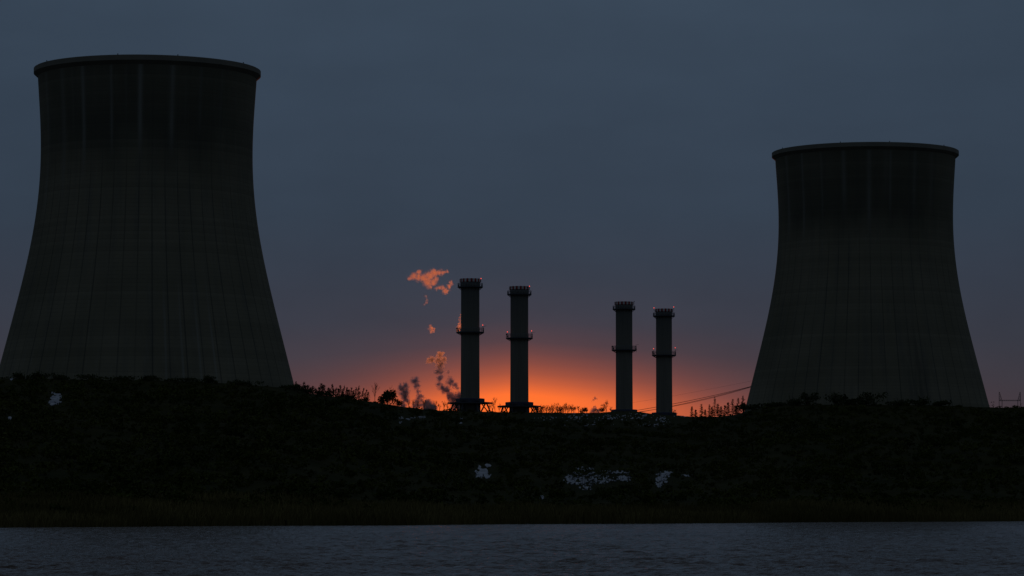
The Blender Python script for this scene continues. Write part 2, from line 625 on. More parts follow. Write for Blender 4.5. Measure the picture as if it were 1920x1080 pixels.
Z *= 0.55 + .9 * fbm(X / 14, Y / 30)
Z *= np.clip((DD - 62) / 12, 0, 1) * np.clip((.205 - np.abs(AA)) / .02, 0, 1)
V = np.stack([X, Y, Z], -1).reshape(-1, 3)
nx, ny = len(A), len(rows)
ii = (np.arange(ny - 1)[:, None] * nx + np.arange(nx - 1)[None, :]).ravel()
Q = np.stack([ii, ii + 1, ii + nx + 1, ii + nx], 1)
# calm sheet carrying the lake on to the sides and behind the viewer
n0 = len(V)
x0, x1 = A[0], A[-1]
ex = np.array([[x0 * 62, 62, 0], [x1 * 62, 62, 0], [x1 * rows[-1], rows[-1], 0], [x0 * rows[-1], rows[-1], 0],
               [-2600, -800, 0], [2600, -800, 0], [2600, rows[-1], 0], [-2600, rows[-1], 0]], float)
V = np.concatenate([V, ex])
Q = np.concatenate([Q, np.array([[4, 5, 1, 0], [5, 6, 2, 1], [7, 4, 0, 3]]) + n0])
mw, ntw, b = material('lake_water')
g = ntw.node('ShaderNodeNewGeometry')
mp = ntw.node('ShaderNodeMapping'); ntw.l.new(g.outputs['Position'], mp.inputs[0])
mp.inputs['Scale'].default_value = (1.0, .55, 1.0)
h1 = ntw.noise(mp.outputs[0], 1.3, 4, .6, .4)
h2 = ntw.noise(mp.outputs[0], .12, 3, .5)
hh = ntw.math('MULTIPLY', h1, ntw.range(h2, .3, .7, .6, 1.2))
bp = ntw.node('ShaderNodeBump'); bp.inputs['Strength'].default_value = 1.0; bp.inputs['Distance'].default_value = .5
ntw.l.new(hh, bp.inputs['Height']); ntw.l.new(bp.outputs[0], b.inputs['Normal'])
b.inputs['Base Color'].default_value = (.10, .066, .046, 1)
b.inputs['Roughness'].default_value = .14
b.inputs['IOR'].default_value = 1.333
tag(new_obj('lake_water', fast_mesh('lake_water', V, Q, True), mw), 'grey rippled lake water in front of the hillside', kind='structure')

# ------------------------------------------------------------------ cooling towers
PX = 36.0 / 213.0              # metres per photo pixel at the nearer tower
# (photo y, half width in px) of the nearer tower
prof_px = [(145, 205.3), (165, 204.2), (227, 200), (260, 198.7), (293, 198.3), (325, 199.3), (360, 201.6), (390, 204.2), (420, 207.5), (460, 214.5),
           (500, 222.5), (540, 232), (580, 242), (620, 251.5), (653, 259.8), (693, 270), (723, 278), (760, 288), (800, 298)]
ys = np.array([p[0] for p in prof_px], float); rs = np.array([p[1] for p in prof_px], float)
yy = np.linspace(145, 800, 90)
# smooth cubic resample
co = np.polyfit((ys - 400) / 300, rs, 6)
rr = np.polyval(co, (yy - 400) / 300)
RIM_Y = 137.0


def make_tower(shell_mat):
    root = empty('cooling_tower', (0, 0, 0))
    outer = [(r * PX, -(y - RIM_Y) * PX) for r, y in zip(rr, yy)]
    inner = [(r - .9, z) for r, z in outer][::-1]
    top = [(inner[-1][0], .4), (outer[0][0], .4)]
    s = MB(); s.lathe(outer + inner + top, 220, True)
    s.build('shell', shell_mat, root, True)
    R0 = outer[0][0]
    r_ = MB()
    r_.lathe([(R0 - .2, -2.05), (213 * PX - .35, -1.05), (213 * PX, -.75), (213 * PX, .75), (213 * PX - .25, .9), (R0 - .5, .9), (R0 - .5, .55), (R0 - .3, .5)], 220, True)
    ro = r_.build('rim', M_rim, root, False)
    for a in (-122, -62, -15, 15, 57, 100, 180):
        t = math.radians(a - 90)
        m = MB()
        p = (210.5 * PX * math.cos(t), 210.5 * PX * math.sin(t))
        m.tube((p[0], p[1], .9), (p[0], p[1], 1.12), .14, .10, 6)
        m.box((p[0], p[1], 1.17), (.36, .36, .16))
        m.build('rim_beacon', M_dark_steel, root)
    bw = MB()
    rb = outer[-1][0]
    zb = outer[-1][1]
    bw.lathe([(rb + 2.2, zb - 6), (rb + 2.2, zb + 4.6), (rb + 1.7, zb + 4.6), (rb + 1.7, zb - 6)], 160, True)
    bw.build('basin_wall', M_rim, root)
    return root


def th_of(px, cx, R): return math.asin(max(-1, min(1, (px - cx) / R)))


st1 = [(th_of(x, 276, 200), wd, am, z1) for x, wd, am, z1 in
       [(93, .030, .20, 45), (123, .032, .26, 40), (160, .020, .52, 32), (211, .013, .42, 26), (263, .021, .62, 26), (320, .024, .48, 26), (372, .018, .16, 20), (410, .02, .10, 18),
        (141, .012, .12, 20), (238, .01, .10, 20), (345, .01, .08, 18)]]
st2 = [(th_of(x, 1623, 166), wd, am, z1) for x, wd, am, z1 in
       [(1479, .026, .30, 32), (1508, .016, .38, 33), (1543, .012, .18, 26), (1584, .024, .34, 22), (1630, .024, .38, 30), (1669, .014, .28, 24), (1661, .03, .12, 16), (1713, .022, .22, 22), (1744, .03, .14, 22)]]
Mt1 = tower_concrete('shell_concrete_near', 100, st1, 54, 1.3, 26, None, [(th_of(x, 272, 260), .008, .5, -92, -62) for x in (307, 336, 366, 392)])
Mt2 = tower_concrete('shell_concrete_far', 100, st2, 54, 7.7, 29, (th_of(1713, 1626, 200), .10, -92, -52))

D1 = PX * F * 1.0
D2 = D1 / .8228
ct1 = make_tower(Mt1)
tag(ct1, 'larger nearer cooling tower at the left with broad pale streaks under its rim', 'cooling tower', 'cooling towers')
ct2 = copy_tree(ct1)
tag(ct2, 'smaller farther cooling tower at the right, behind the crest bushes', 'cooling tower', 'cooling towers')
for o, (cx, cyy, D) in ((ct1, (277, 137, D1)), (ct2, (1622, 290, D2))):
    p = at(cx, cyy, D)
    o.location = p
    o.rotation_euler = (0, 0, -math.atan2(p[0], p[1]))      # theta 0 faces the lake shore viewer side
for ch in ct2.children:
    if ch.name.startswith('shell'):
        ch.data = ch.data.copy(); ch.data.materials.clear(); ch.data.materials.append(Mt2)

# ------------------------------------------------------------------ chimneys
RC = 4.0
RU = RC / 17.4           # metres per photo px for the nearest chimney


def make_chimney():
    root = empty('chimney', (0, 0, 0))      # origin at the top centre level of the base box
    top = 225 * RU
    base = -14 * RU
    s = MB()
    s.lathe([(RC * 1.03, -top + base), (RC * 1.0, -top + base + 20), (RC * .995, -4.0), (RC * 1.03, -2.6), (RC * 1.03, -1.5), (RC * .97, -1.5), (RC * .9, -1.5), (RC * .85, -40)], 128)
    so = s.build('shaft', M_shaft, root, True)
    so.location = (0, 0, top)
    bnd = MB()
    bnd.lathe([(RC * 1.06, -1.6), (RC * 1.15, -1.4), (RC * 1.15, -.1), (RC * 1.12, 0), (RC * .92, 0), (RC * .92, -1.6)], 96, True)
    bo = bnd.build('cap_band', M_band, root)
    bo.location = (0, 0, top)

    def platform(z, Rp, rail_h, nposts, cabinets):
        f = MB()
        f.lathe([(RC * .985, z - .32), (Rp - .15, z - .32), (Rp, z - .25), (Rp, z + .22), (RC * .985, z + .22)], 64, True)
        for i in range(16):
            a = 2 * math.pi * (i + .5) / 16
            ca, sa = math.cos(a), math.sin(a)
            f.tube((RC * ca, RC * sa, z - 1.25), ((Rp - .35) * ca, (Rp - .35) * sa, z - .3), .09, .09, 5)
        po = f.build('platform', M_dark_steel, root)
        r = MB()
        for hh in (.45, .8, 1.0):
            r.ring_tube(Rp - .1, z + .2 + rail_h * hh, .055, 64, 5)
        for i in range(nposts):
            a = 2 * math.pi * i / nposts
            ca, sa = math.cos(a), math.sin(a)
            r.tube(((Rp - .1) * ca, (Rp - .1) * sa, z + .2), ((Rp - .1) * ca, (Rp - .1) * sa, z + .2 + rail_h), .065, .065, 5)
        r.build('railing', M_steel, po)
        for (a, hgt, sz) in cabinets:
            t = math.radians(a - 90)
            c = MB()
            c.box(((Rp - .35) * math.cos(t), (Rp - .35) * math.sin(t), z + .24 + hgt), (sz[0], sz[1], sz[2]), t)
            c.build('cabinet', M_dark_steel, po)
        return po

    platform(top - 15.6 * RU, RC * 1.365, 1.45, 28, [(78, .35, (.4, .5, .7)), (-80, .4, (.5, .5, .8))])
    platform(top - 101 * RU, RC * 1.50, 1.75, 32, [(-86, 1.55, (.75, .6, .6)), (84, .5, (.5, .6, .9)), (-66, .5, (.5, .5, .8))])
    # inclined camera arm on the lower platform
    am = MB()
    xa = RC * 1.44
    za = top - 101 * RU + .2
    am.tube((xa, -.6, za), (xa, -.6, za + 2.3), .08, .06, 5)
    am.tube((xa - .4, -.6, za + 2.15), (xa + 1.2, -.6, za + 2.65), .06, .05, 5)
    am.build('davit_arm', M_dark_steel, root)
    # equipment box and deck round the foot
    b1 = MB()
    hb = 27.2 * RU
    b1.lathe([(RC * 1.035, -7 * RU), (hb, -7 * RU), (hb, -.15), (hb - .15, 0), (RC * 1.035, 0)], 8, True)
    bx = b1.build('base_housing', M_blue_panel, root)
    for i, (xx, ww) in enumerate([(-3.6, 1.6), (-.6, 3.4), (3.4, 1.8)]):
        q = MB(); q.box((xx, -hb - .02 + .75, -3.6 * RU), (ww, .9, 3.6 * RU)); q.build('panel', M_dark_steel, bx)
    d1 = MB()
    hd = 42.5 * RU
    d1.lathe([(RC * 1.035, -10 * RU), (hd, -10 * RU), (hd, -7.15 * RU), (RC * 1.035, -7.15 * RU)], 8, True)
    d1.build('deck', M_dark_steel, root)
    for i in range(8):
        a = math.pi / 8 + i * math.pi / 4
        ca, sa = math.cos(a), math.sin(a)
        st = MB()
        st.tube((hd * .80 * ca, hd * .80 * sa, -10 * RU), (hd * 1.02 * ca, hd * 1.02 * sa, -30 * RU), .32, .32, 6)
        st.tube((hd * .72 * ca, hd * .72 * sa, -10 * RU), (hd * .45 * ca, hd * .45 * sa, -30 * RU), .28, .28, 6)
        st.tube((hd * .55 * ca, hd * .55 * sa, -10 * RU), (hd * .92 * ca, hd * .92 * sa, -28 * RU), .2, .2, 6)
        st.build('strut', M_dark_steel, root)
    pd = MB()
    pd.lathe([(RC * 1.12, -60 * RU), (RC * 1.12, -10.1 * RU)], 40)
    pd.build('pedestal', M_rim, root)
    return root


def warning_lamp(root, x, z, lit, y=-1.0):
    l = MB()
    l.tube((x, y, z - 1.5), (x, y, z - .2), .06, .06, 5)
    l.tube((x, y, z - .22), (x, y, z - .10), .2, .2, 8)
    lo = l.build('warning_lamp', M_dark_steel, root)
    g = MB()
    g.lathe([(.005, .26), (.09, .22), (.15, .13), (.17, 0), (.15, -.12), (.09, -.16), (.005, -.17)], 10)
    bo = g.build('bulb', M_lamp if lit else M_lens_off, lo, True)
    bo.location = (x, y, z + .08)


proto = make_chimney()
chim = [
    (881.5, 747.3, 17.4, 'tallest chimney, directly right of the orange smoke, standing on a strutted deck', [(20.3, -224.8, 1), (23.5, -137.2, 1)]),
    (973.8, 754.0, 16.8, 'second chimney from the left, on a strutted deck in the brightest orange glow', [(19.0, -217, 1), (-22.5, -131.2, 1), (23, -133, 1)]),
    (1170.5, 768.0, 15.65, 'third chimney from the left, over the snowy mound, with no lamps lit', [(19.0, -202.6, 0), (23, -113, 0)]),
    (1245.4, 773.6, 15.05, 'shortest looking chimney, rightmost, with four red lamps lit, by the cable', [(-18.8, -196, 1), (18.3, -197.6, 1), (-19.7, -119.2, 1), (20.8, -121, 1)]),
]
roots = []
for i, (cx, cyy, hw_, lab, lamps) in enumerate(chim):
    roots.append(proto if i == 0 else copy_tree(proto))
for r, (cx, cyy, hw_, lab, lamps) in zip(roots, chim):
    D = RC / hw_ * F
    r.location = at(cx, cyy, D)
    tag(r, lab, 'chimney', 'chimneys of the power plant')
    for (lx, ly, lit) in lamps:
        warning_lamp(r, lx / hw_ * RC, -ly / hw_ * RC, lit)

# ------------------------------------------------------------------ smoke and steam
C1 = lambda cx, cyy, r: (740 + cx / 7.2, 490 + cyy / 7.2, r / 7.2)
C2 = lambda cx, cyy, r: (680 + cx / 3.375, 480 + cyy / 3.375, r / 3.375)
C3 = lambda cx, cyy, r: (1040 + cx / 7.385, 700 + cyy / 7.385, r / 7.385)


def smoke(name, blobs, kind, label, D, group='smoke drifting behind the plant', voxel=.4):
    """one closed hull grown round the puffs, filled with soft vapour"""
    cx = np.mean([b_[0] for b_ in blobs]); cyy = np.mean([b_[1] for b_ in blobs])
    o0 = at(cx, cyy, D)
    mb = MB()
    sc_ = D / F
    dens, aniso, rgb, warp, scale = kind
    kern = []
    for (bx, by, br) in blobs:
        p = at(bx, by, D) - o0
        p[1] += rng.normal() * br * sc_ * .4
        R_ = br * sc_ * 1.6
        kern.append((p, R_))
        H_ = R_ + warp * .22
        n, mm = 14, 9
        prof = [(max(1e-3, H_ * math.sin(math.pi * j / mm)), H_ * math.cos(math.pi * j / mm)) for j in range(mm + 1)]
        b0 = len(mb.v)
        mb.lathe(prof, n)
        for q in range(b0, len(mb.v)):
            x, y, z = mb.v[q]
            mb.v[q] = (x + p[0], y + p[1], z + p[2])
        mb.f.append(tuple(b0 + q for q in range(n)))
        mb.f.append(tuple(b0 + mm * n + q for q in range(n - 1, -1, -1)))
    mat = smoke_mat('vapour', kern, dens, aniso, rgb, warp, scale)
    o = mb.build(name, mat)
    md = o.modifiers.new('union', 'REMESH'); md.mode = 'VOXEL'; md.voxel_size = voxel
    dg = bpy.context.evaluated_depsgraph_get()
    me = bpy.data.meshes.new_from_object(o.evaluated_get(dg))
    o.modifiers.clear()
    o.data = me
    if not me.materials: me.materials.append(mat)
    o.location = o0
    return tag(o, label, 'smoke', group)


SM_hi = (.34, .88, (.90, .84, .72), 3.8, .34)
SM_lo = (.95, .86, (.80, .85, .92), 3.8, .28)
SM_puff = (1.5, .5, (.82, .84, .88), 2.2, .4)
DS = 1800
smoke('smoke_cloud', [C1(*b_) for b_ in [(200, 230, 30), (250, 195, 42), (320, 150, 38), (330, 220, 48), (400, 230, 58), (470, 200, 60), (530, 160, 52), (600, 150, 42), (660, 150, 28), (700, 140, 24),
      (440, 285, 55), (470, 340, 40), (530, 280, 45), (560, 230, 38), (560, 370, 26), (610, 350, 28), (650, 360, 36), (690, 390, 42), (680, 425, 28), (730, 340, 32), (762, 300, 28), (770, 275, 18)]],
      SM_hi, 'large torn orange smoke cloud left of the tallest chimney top', DS)
smoke('smoke_wisp', [C1(*b_) for b_ in [(425, 475, 13), (430, 500, 15), (436, 525, 17), (440, 548, 14), (415, 575, 10)]], SM_hi,
      'tiny upright orange wisp just below the large orange cloud', DS)
smoke('smoke_wisp', [C1(*b_) for b_ in [(490, 900, 34), (478, 875, 22), (520, 920, 28), (500, 935, 22), (530, 945, 16)]], SM_hi,
      'small round orange puff midway between the high cloud and the dark plumes', DS)
smoke('smoke_wisp', [C1(*b_) for b_ in [(885, 715, 14), (884, 755, 20), (884, 800, 24), (880, 840, 26), (875, 885, 30), (872, 925, 32), (900, 800, 28), (905, 880, 34), (915, 940, 36)]], SM_hi,
      'orange wisp hugging the left side of the tallest chimney at its lower platform', DS)
smoke('smoke_plume', [C2(*b_) for b_ in [(490, 625, 20), (502, 612, 12), (440, 655, 22), (418, 665, 15), (480, 660, 25), (512, 655, 20), (490, 690, 28), (485, 730, 27), (490, 770, 21), (480, 810, 22), (500, 830, 25),
      (530, 850, 28), (540, 735, 12), (552, 765, 13), (558, 797, 24), (585, 818, 22), (602, 838, 15), (550, 882, 28), (570, 905, 36), (600, 895, 32), (625, 890, 34), (600, 950, 40), (640, 940, 40)]],
      SM_lo, 'tall crooked dark smoke plume with orange tip, left of the tallest chimney foot', DS)
smoke('smoke_plume', [C2(*b_) for b_ in [(245, 832, 22), (270, 820, 22), (262, 860, 32), (268, 890, 28), (280, 915, 22), (332, 790, 27), (340, 820, 22), (350, 858, 18), (358, 890, 20), (345, 918, 22), (335, 950, 24),
      (380, 888, 12), (372, 915, 18), (362, 945, 22), (258, 925, 20), (260, 950, 24)]],
      SM_lo, 'low forked dark grey smoke plume beside the round bush on the crest', DS)
smoke('steam_puff', [C2(*b_) for b_ in [(398, 935, 22), (412, 922, 18), (430, 945, 26), (452, 958, 20), (405, 965, 28), (440, 975, 28)]], SM_puff,
      'small blue grey steam puff on the crest left of the tallest chimney', 1700)
smoke('steam_puff', [C3(*b_) for b_ in [(558, 322, 11), (560, 348, 21), (540, 368, 12), (520, 385, 8), (585, 355, 9)]], SM_puff,
      'tiny dark steam puff floating over the crest left of the third chimney', 1700)
smoke('steam_puff', [C3(*b_) for b_ in [(540, 520, 42), (560, 490, 34), (600, 525, 34), (510, 540, 28), (570, 560, 40), (560, 465, 16)]], SM_puff,
      'pale grey steam mound on the ground below the tiny floating puff', 1700)

# ------------------------------------------------------------------ vegetation
def leaves(n, fn, size, squash=1.0):
    """n random leaf quads, fn(n) gives their centres"""
    c = fn(n)
    a = rng.normal(size=(n, 3)); a /= np.linalg.norm(a, axis=1)[:, None]
    b_ = rng.normal(size=(n, 3)); b_ -= a * (a * b_).sum(1)[:, None]; b_ /= np.linalg.norm(b_, axis=1)[:, None]
    s_ = size * (.5 + rng.random(n))[:, None]
    P = np.stack([c - a * s_, c + b_ * s_ * .55, c + a * s_, c - b_ * s_ * .55], 1)
    return P.reshape(-1, 3)


def quads(nv): return np.arange(nv).reshape(-1, 4)


def ell(w_, h_, z0, lumps=6):
    """points in an uneven crown made of a few lumps"""
    ls = [(rng.normal(0, w_ * .28), rng.normal(0, w_ * .28), z0 + h_ * rng.uniform(.25, .75), rng.uniform(.35, .6)) for _ in range(lumps)]
    def fn(n):
        i = rng.integers(0, lumps, n)
        L = np.array(ls)[i]
        d = rng.normal(size=(n, 3)); d /= np.linalg.norm(d, axis=1)[:, None]
        d *= (rng.random(n) ** .4)[:, None]
        return np.stack([L[:, 0] + d[:, 0] * w_ * .5 * L[:, 3] * 1.5, L[:, 1] + d[:, 1] * w_ * .5 * L[:, 3] * 1.5, L[:, 2] + d[:, 2] * h_ * .5 * L[:, 3] * 1.3], 1)
    return fn


def plant_root(name, px, py, D=None, u_base=None):
    """an Empty on the ground in column px; D defaults to just before the crest"""
    if D is None:
        D = float(crest(np.array([px]))[0][0]) - 3
    X_ = (px - 960) / F * KX * D
    z = ground_xy(X_, D)
    o = empty(name, (X_, D, z - .15))
    top = at(px, py, D)[2]
    return o, top - z + .15, D


def bush(px, py, w_, label, D=None, n=420, leaf=.32, group=None, mat=None, spikes=0):
    o, h_, D = plant_root('bush', px, py, D)
    tag(o, label, 'bush', group)
    h_ = max(h_, 1.5)
    st = MB()
    for k in range(7):
        a = rng.uniform(0, 6.28); rr_ = rng.uniform(.15, .42) * w_
        st.tube((0, 0, 0), (rr_ * math.cos(a), rr_ * math.sin(a), h_ * rng.uniform(.5, .95)), .07, .02, 4)
    st.build('stem', M_bark, o)
    P = leaves(n, ell(w_, h_ * 1.05, -.05 * h_, 8), leaf)
    if spikes:
        ex = []
        for k in range(spikes):
            a = rng.uniform(0, 6.28); r0 = rng.uniform(.1, .45) * w_
            m_ = 16
            t = np.linspace(0, 1, m_)
            c = np.stack([r0 * math.cos(a) * (1 + .25 * t), r0 * math.sin(a) * (1 + .25 * t), h_ * (.6 + rng.uniform(.25, .6) * t)], 1) + rng.normal(0, .10, (m_, 3))
            ex.append(leaves(m_, lambda n_: c, leaf * .45))
        P = np.concatenate([P] + ex)
    new_obj('foliage', fast_mesh('foliage', P, quads(len(P))), mat or M_leaf, o)
    return o


def sapling(px, py, label, D=None, group=None, lean=0.0, w_=1.0, dens=70):
    o, h_, D = plant_root('sapling', px, py, D)
    tag(o, label, 'sapling', group)
    h_ = max(h_, 2)
    t = MB()
    t.tube((0, 0, 0), (lean * h_ * .5, 0, h_ * .5), .07, .05, 4)
    t.tube((lean * h_ * .5, 0, h_ * .5), (lean * h_ * 1.15, 0, h_), .05, .02, 4)
    cs = []
    for k in range(34):
        z = h_ * rng.uniform(.08, .95); a = rng.uniform(0, 6.28)
        L = w_ * (.25 + .9 * (1 - z / h_)) * rng.uniform(.5, 1.1)
        p0 = Vector((lean * z * 1.05, 0, z)); p1 = p0 + Vector((L * math.cos(a) + lean * .6, L * math.sin(a), L * .8))
        t.tube(p0, p1, .03, .015, 3)
        for q in np.linspace(.2, 1, 7): cs.append(p0.lerp(p1, q))
    t.build('trunk', M_bark, o)
    cs = np.array([tuple(c) for c in cs]) + rng.normal(0, .08, (len(cs), 3))
    top = np.stack([lean * np.linspace(.6, 1.15, 30) * h_, np.zeros(30), np.linspace(.55, 1.02, 30) * h_], 1) + rng.normal(0, .07, (30, 3))
    cs = np.concatenate([cs, top])
    P = leaves(len(cs), lambda n_: cs, .13)
    new_obj('foliage', fast_mesh('foliage', P, quads(len(P))), M_leaf2, o)
    return o


def conifer(px, py, label, D=None, group=None, w_=2.2, dense=1.0):
    o, h_, D = plant_root('conifer', px, py, D)
    tag(o, label, 'conifer', group)
    h_ = max(h_, 3)
    w_ *= 1.2
    t = MB(); t.tube((0, 0, 0), (rng.normal(0, .08), 0, h_), .15, .03, 5); t.build('trunk', M_bark, o)
    br = MB(); cs = []
    z = h_ * .08
    while z < h_ * .97:
        L0 = w_ * .5 * (1 - z / h_) ** .8 + .22
        for k in range(7):
            if rng.random() < .15: continue
            a = rng.uniform(0, 6.28); L = L0 * rng.uniform(.55, 1.2)
            p0 = Vector((0, 0, z)); p1 = Vector((L * math.cos(a), L * math.sin(a), z + L * rng.uniform(-.15, .30)))
            br.tube(p0, p1, .04, .02, 3)
            m_ = int(9 * dense)
            for q in np.linspace(.25, 1, m_): cs.append(p0.lerp(p1, q))
        z += h_ * rng.uniform(.04, .07)
    br.build('branches', M_bark, o)
    cs = np.array([tuple(c) for c in cs]) + rng.normal(0, .06, (len(cs), 3))
    P = leaves(len(cs), lambda n_: cs, .125)
    new_obj('crown', fast_mesh('crown', P, quads(len(P))), M_leaf, o)
    return o


def bare_tree(px, py, label, D=None, group=None, spread=.5, twigs=4):
    o, h_, D = plant_root('bare_tree', px, py, D)
    tag(o, label, 'tree', group)
    h_ = max(h_, 3)
    t = MB(); c = MB()
    t.tube((0, 0, 0), (rng.normal(0, .1), 0, h_ * .45), .11, .06, 5)

    def grow(p, d, L, r, lev):
        e = p + d * L
        c.tube(p, e, r, r * .6, 3, False)
        if lev == 0: return
        for k in range(twigs if lev > 1 else 3):
            nd = (d + Vector((rng.normal(0, spread), rng.normal(0, spread), rng.normal(.15, spread * .5)))).normalized()
            grow(p.lerp(e, rng.uniform(.45, 1)), nd, L * rng.uniform(.5, .78), r * .62, lev - 1)
    for k in range(5):
        a = rng.uniform(0, 6.28)
        grow(Vector((0, 0, h_ * rng.uniform(.10, .45))), Vector((spread * math.cos(a), spread * math.sin(a), 1)).normalized(), h_ * .27, .06, 3)
    mz = max(p[2] for p in c.v)
    c.v = [(p[0], p[1], p[2] * h_ / mz) for p in c.v]
    t.build('trunk', M_bark, o); c.build('crown', M_bark, o)
    return o


# saplings along the crest right of the nearer tower
G = 'saplings on the crest beside the near tower'
for k, (px, py, ln) in enumerate([(553, 716, .05), (560, 722, .0), (567, 716, .1), (575, 722, .06), (584, 724, .1), (591, 729, .02), (600, 719, .06), (606, 722, .04), (613, 727, .1), (621, 720, .05), (628, 728, .08),
                                  (636, 723, .04), (643, 722, .08), (650, 730, .1), (657, 727, .05), (664, 726, .14), (668, 724, .16), (676, 728, .22), (681, 731, .25), (686, 735, .2),
                                  (557, 722, .03), (571, 723, .05), (580, 729, .08), (597, 726, .05), (602, 722, .1), (617, 728, .06), (624, 730, .04), (632, 729, .1), (640, 730, .06), (647, 726, .12), (653, 731, .06), (660, 732, .1), (671, 733, .15)]):
    lab = 'slender dark sapling in the leaning row right of the near cooling tower foot'
    sapling(px, py, lab, group=G, lean=ln, w_=rng.uniform(.8, 1.25))
bush(575, 728, 6, 'low dense bush where the crest meets the near cooling tower foot', n=500)
bush(546, 725, 5, 'small bush right against the near cooling tower edge', n=400)
bush(605, 738, 5.5, 'low bush under the upright saplings of the crest row', n=400)
bush(648, 742, 5, 'low bush under the leaning saplings at the end of the row', n=350)
bush(726, 729, 4.6, 'dense rounded bush with a spiky top, alone on the crest left of the dark smoke', n=1200, leaf=.34, spikes=7)
bush(686, 745, 2.2, 'tiny dome shaped bush on the crest just left of the thin bare sapling', n=260, leaf=.25)
bush(746, 748, 3.4, 'low bush on the crest between the round bush and the dark smoke', n=300, leaf=.28)
bare_tree(702, 715, 'thin pale bare sapling standing alone left of the round bush', spread=.28, twigs=3)
for (px, py) in [(766, 752), (775, 748), (783, 752), (795, 748)]:
    bare_tree(px, py, 'thin leafless shrub on the crest in front of the forked dark smoke', group='leafless shrubs before the forked smoke', spread=.4, twigs=3)
for (px, py) in [(817, 750), (824, 755), (832, 751), (839, 755)]:
    bare_tree(px, py, 'thin leafless shrub on the crest left of the tallest chimney deck', group='leafless shrubs beside the first deck', spread=.4, twigs=3)
bare_tree(928, 744, 'tall wispy leafless tree between the two decks of the left chimney pair', spread=.45)
for (px, py) in [(917, 756), (936, 756), (942, 761), (923, 761)]:
    bare_tree(px, py, 'low leafless shrub between the two decks of the left chimney pair', group='shrubs between the left chimneys', spread=.5, twigs=3)
# the leafless trees between the two chimney pairs
Gt = 'leafless trees between the chimney pairs'
for (px, py) in [(1004, 762), (1012, 757), (1020, 758), (1030, 758), (1037, 756), (1046, 754), (1053, 760), (1060, 757), (1064, 753), (1071, 759), (1078, 761), (1085, 760), (1092, 763), (1000, 760), (1008, 761), (1016, 762), (1025, 760), (1033, 762), (1041, 759), (1050, 761), (1057, 755), (1067, 760), (1075, 757), (1089, 764), (1101, 763), (1131, 762), (1146, 763)]:
    bare_tree(px, py, 'small leafless tree in the hazy row between the second and third chimneys', D=1452 + rng.uniform(-25, 40), group=Gt, spread=.42)
bare_tree(1137, 748, 'round leafless tree with fanned twigs just left of the third chimney', D=1470, spread=.75, twigs=5)
bush(1095, 763, 2.6, 'dark compact bush on the snowy ground left of the pale steam mound', D=1448, n=260, leaf=.28)
bush(1011, 760, 4.0, 'dark shrub at the right end of the second chimney deck', D=1445, n=300, leaf=.25)
bush(1048, 760, 4.5, 'dark shrub in the middle of the hazy leafless tree row', D=1450, n=280, leaf=.25)
bush(1127, 764, 3.5, 'dark shrub below the round leafless tree', D=1452, n=260, leaf=.25)
bush(1265, 763, 3.0, 'sparse bush at the right foot of the rightmost chimney', D=1530, n=120, leaf=.2)
# conifers in front of the far tower
for (px, py, w_, dn, lab) in [
        (1298, 762, 1.8, .8, 'smallest sparse conifer, first of the row right of the rightmost chimney'),
        (1305, 768, 1.8, 1, 'short conifer beside the first small one in the row'),
        (1316, 757, 2.2, 1.2, 'pointed conifer standing apart in the left half of the row'),
        (1323, 768, 1.6, .8, 'very low conifer in the gap right of the pointed one'),
        (1331, 758, 2.4, .8, 'sparse conifer with level twigs left of the tallest group'),
        (1336, 762, 2.6, 1.2, 'bushy low conifer touching the tallest group on its left'),
        (1341, 743, 2.4, 1.0, 'tallest conifer of the middle group with bare tip'),
        (1347, 757, 2.6, 1.6, 'dense dark conifer just right of the tallest of the middle group'),
        (1353, 762, 2.4, 1.2, 'sloping conifer at the right end of the middle group'),
        (1360, 760, 2.2, 1.2, 'small conifer left of the right hand group'),
        (1366, 754, 2.4, 1.4, 'dense conifer leading the right hand group'),
        (1375, 747, 2.6, 1.0, 'open branched conifer in the right hand group'),
        (1381, 760, 2.4, 1.2, 'low conifer between two taller ones of the right hand group'),
        (1385, 745, 2.2, .8, 'thin conifer with open twigs second from the far tower'),
        (1394, 741, 2.4, 1.0, 'tall narrow conifer nearest the far cooling tower')]:
    Dq = float(crest(np.array([px]))[0][0]) - 6
    conifer(px, py, lab, D=Dq, group='conifers beside the far cooling tower', w_=w_, dense=dn)
bush(1394, 754, 4.0, 'dense dark bush under the conifer nearest the far cooling tower', n=500)
bush(1412, 757, 7, 'broad dark bush at the left foot of the far cooling tower', n=500, leaf=.4)
for (px, py, w_, lab) in [
        (1455, 751, 7, 'low broad bush before the left part of the far cooling tower'),
        (1492, 745, 6, 'mid height bush left of the tall loose one before the far tower'),
        (1518, 735, 5, 'tall loose bush before the far cooling tower, left of its middle'),
        (1568, 736, 5.5, 'rounded bush just left of the middle of the far cooling tower'),
        (1596, 747, 6, 'low bush at the middle of the far cooling tower'),
        (1617, 744, 4, 'narrow bush between the two round ones before the far tower'),
        (1642, 734, 7, 'largest rounded bush before the far cooling tower'),
        (1690, 748, 7, 'low bush right of the largest one before the far tower'),
        (1733, 742, 6, 'peaked bush before the right part of the far cooling tower'),
        (1765, 750, 6, 'low bush near the right foot of the far cooling tower')]:
    bush(px, py, w_, lab, n=520, leaf=.36, group='bushes before the far cooling tower', spikes=4)
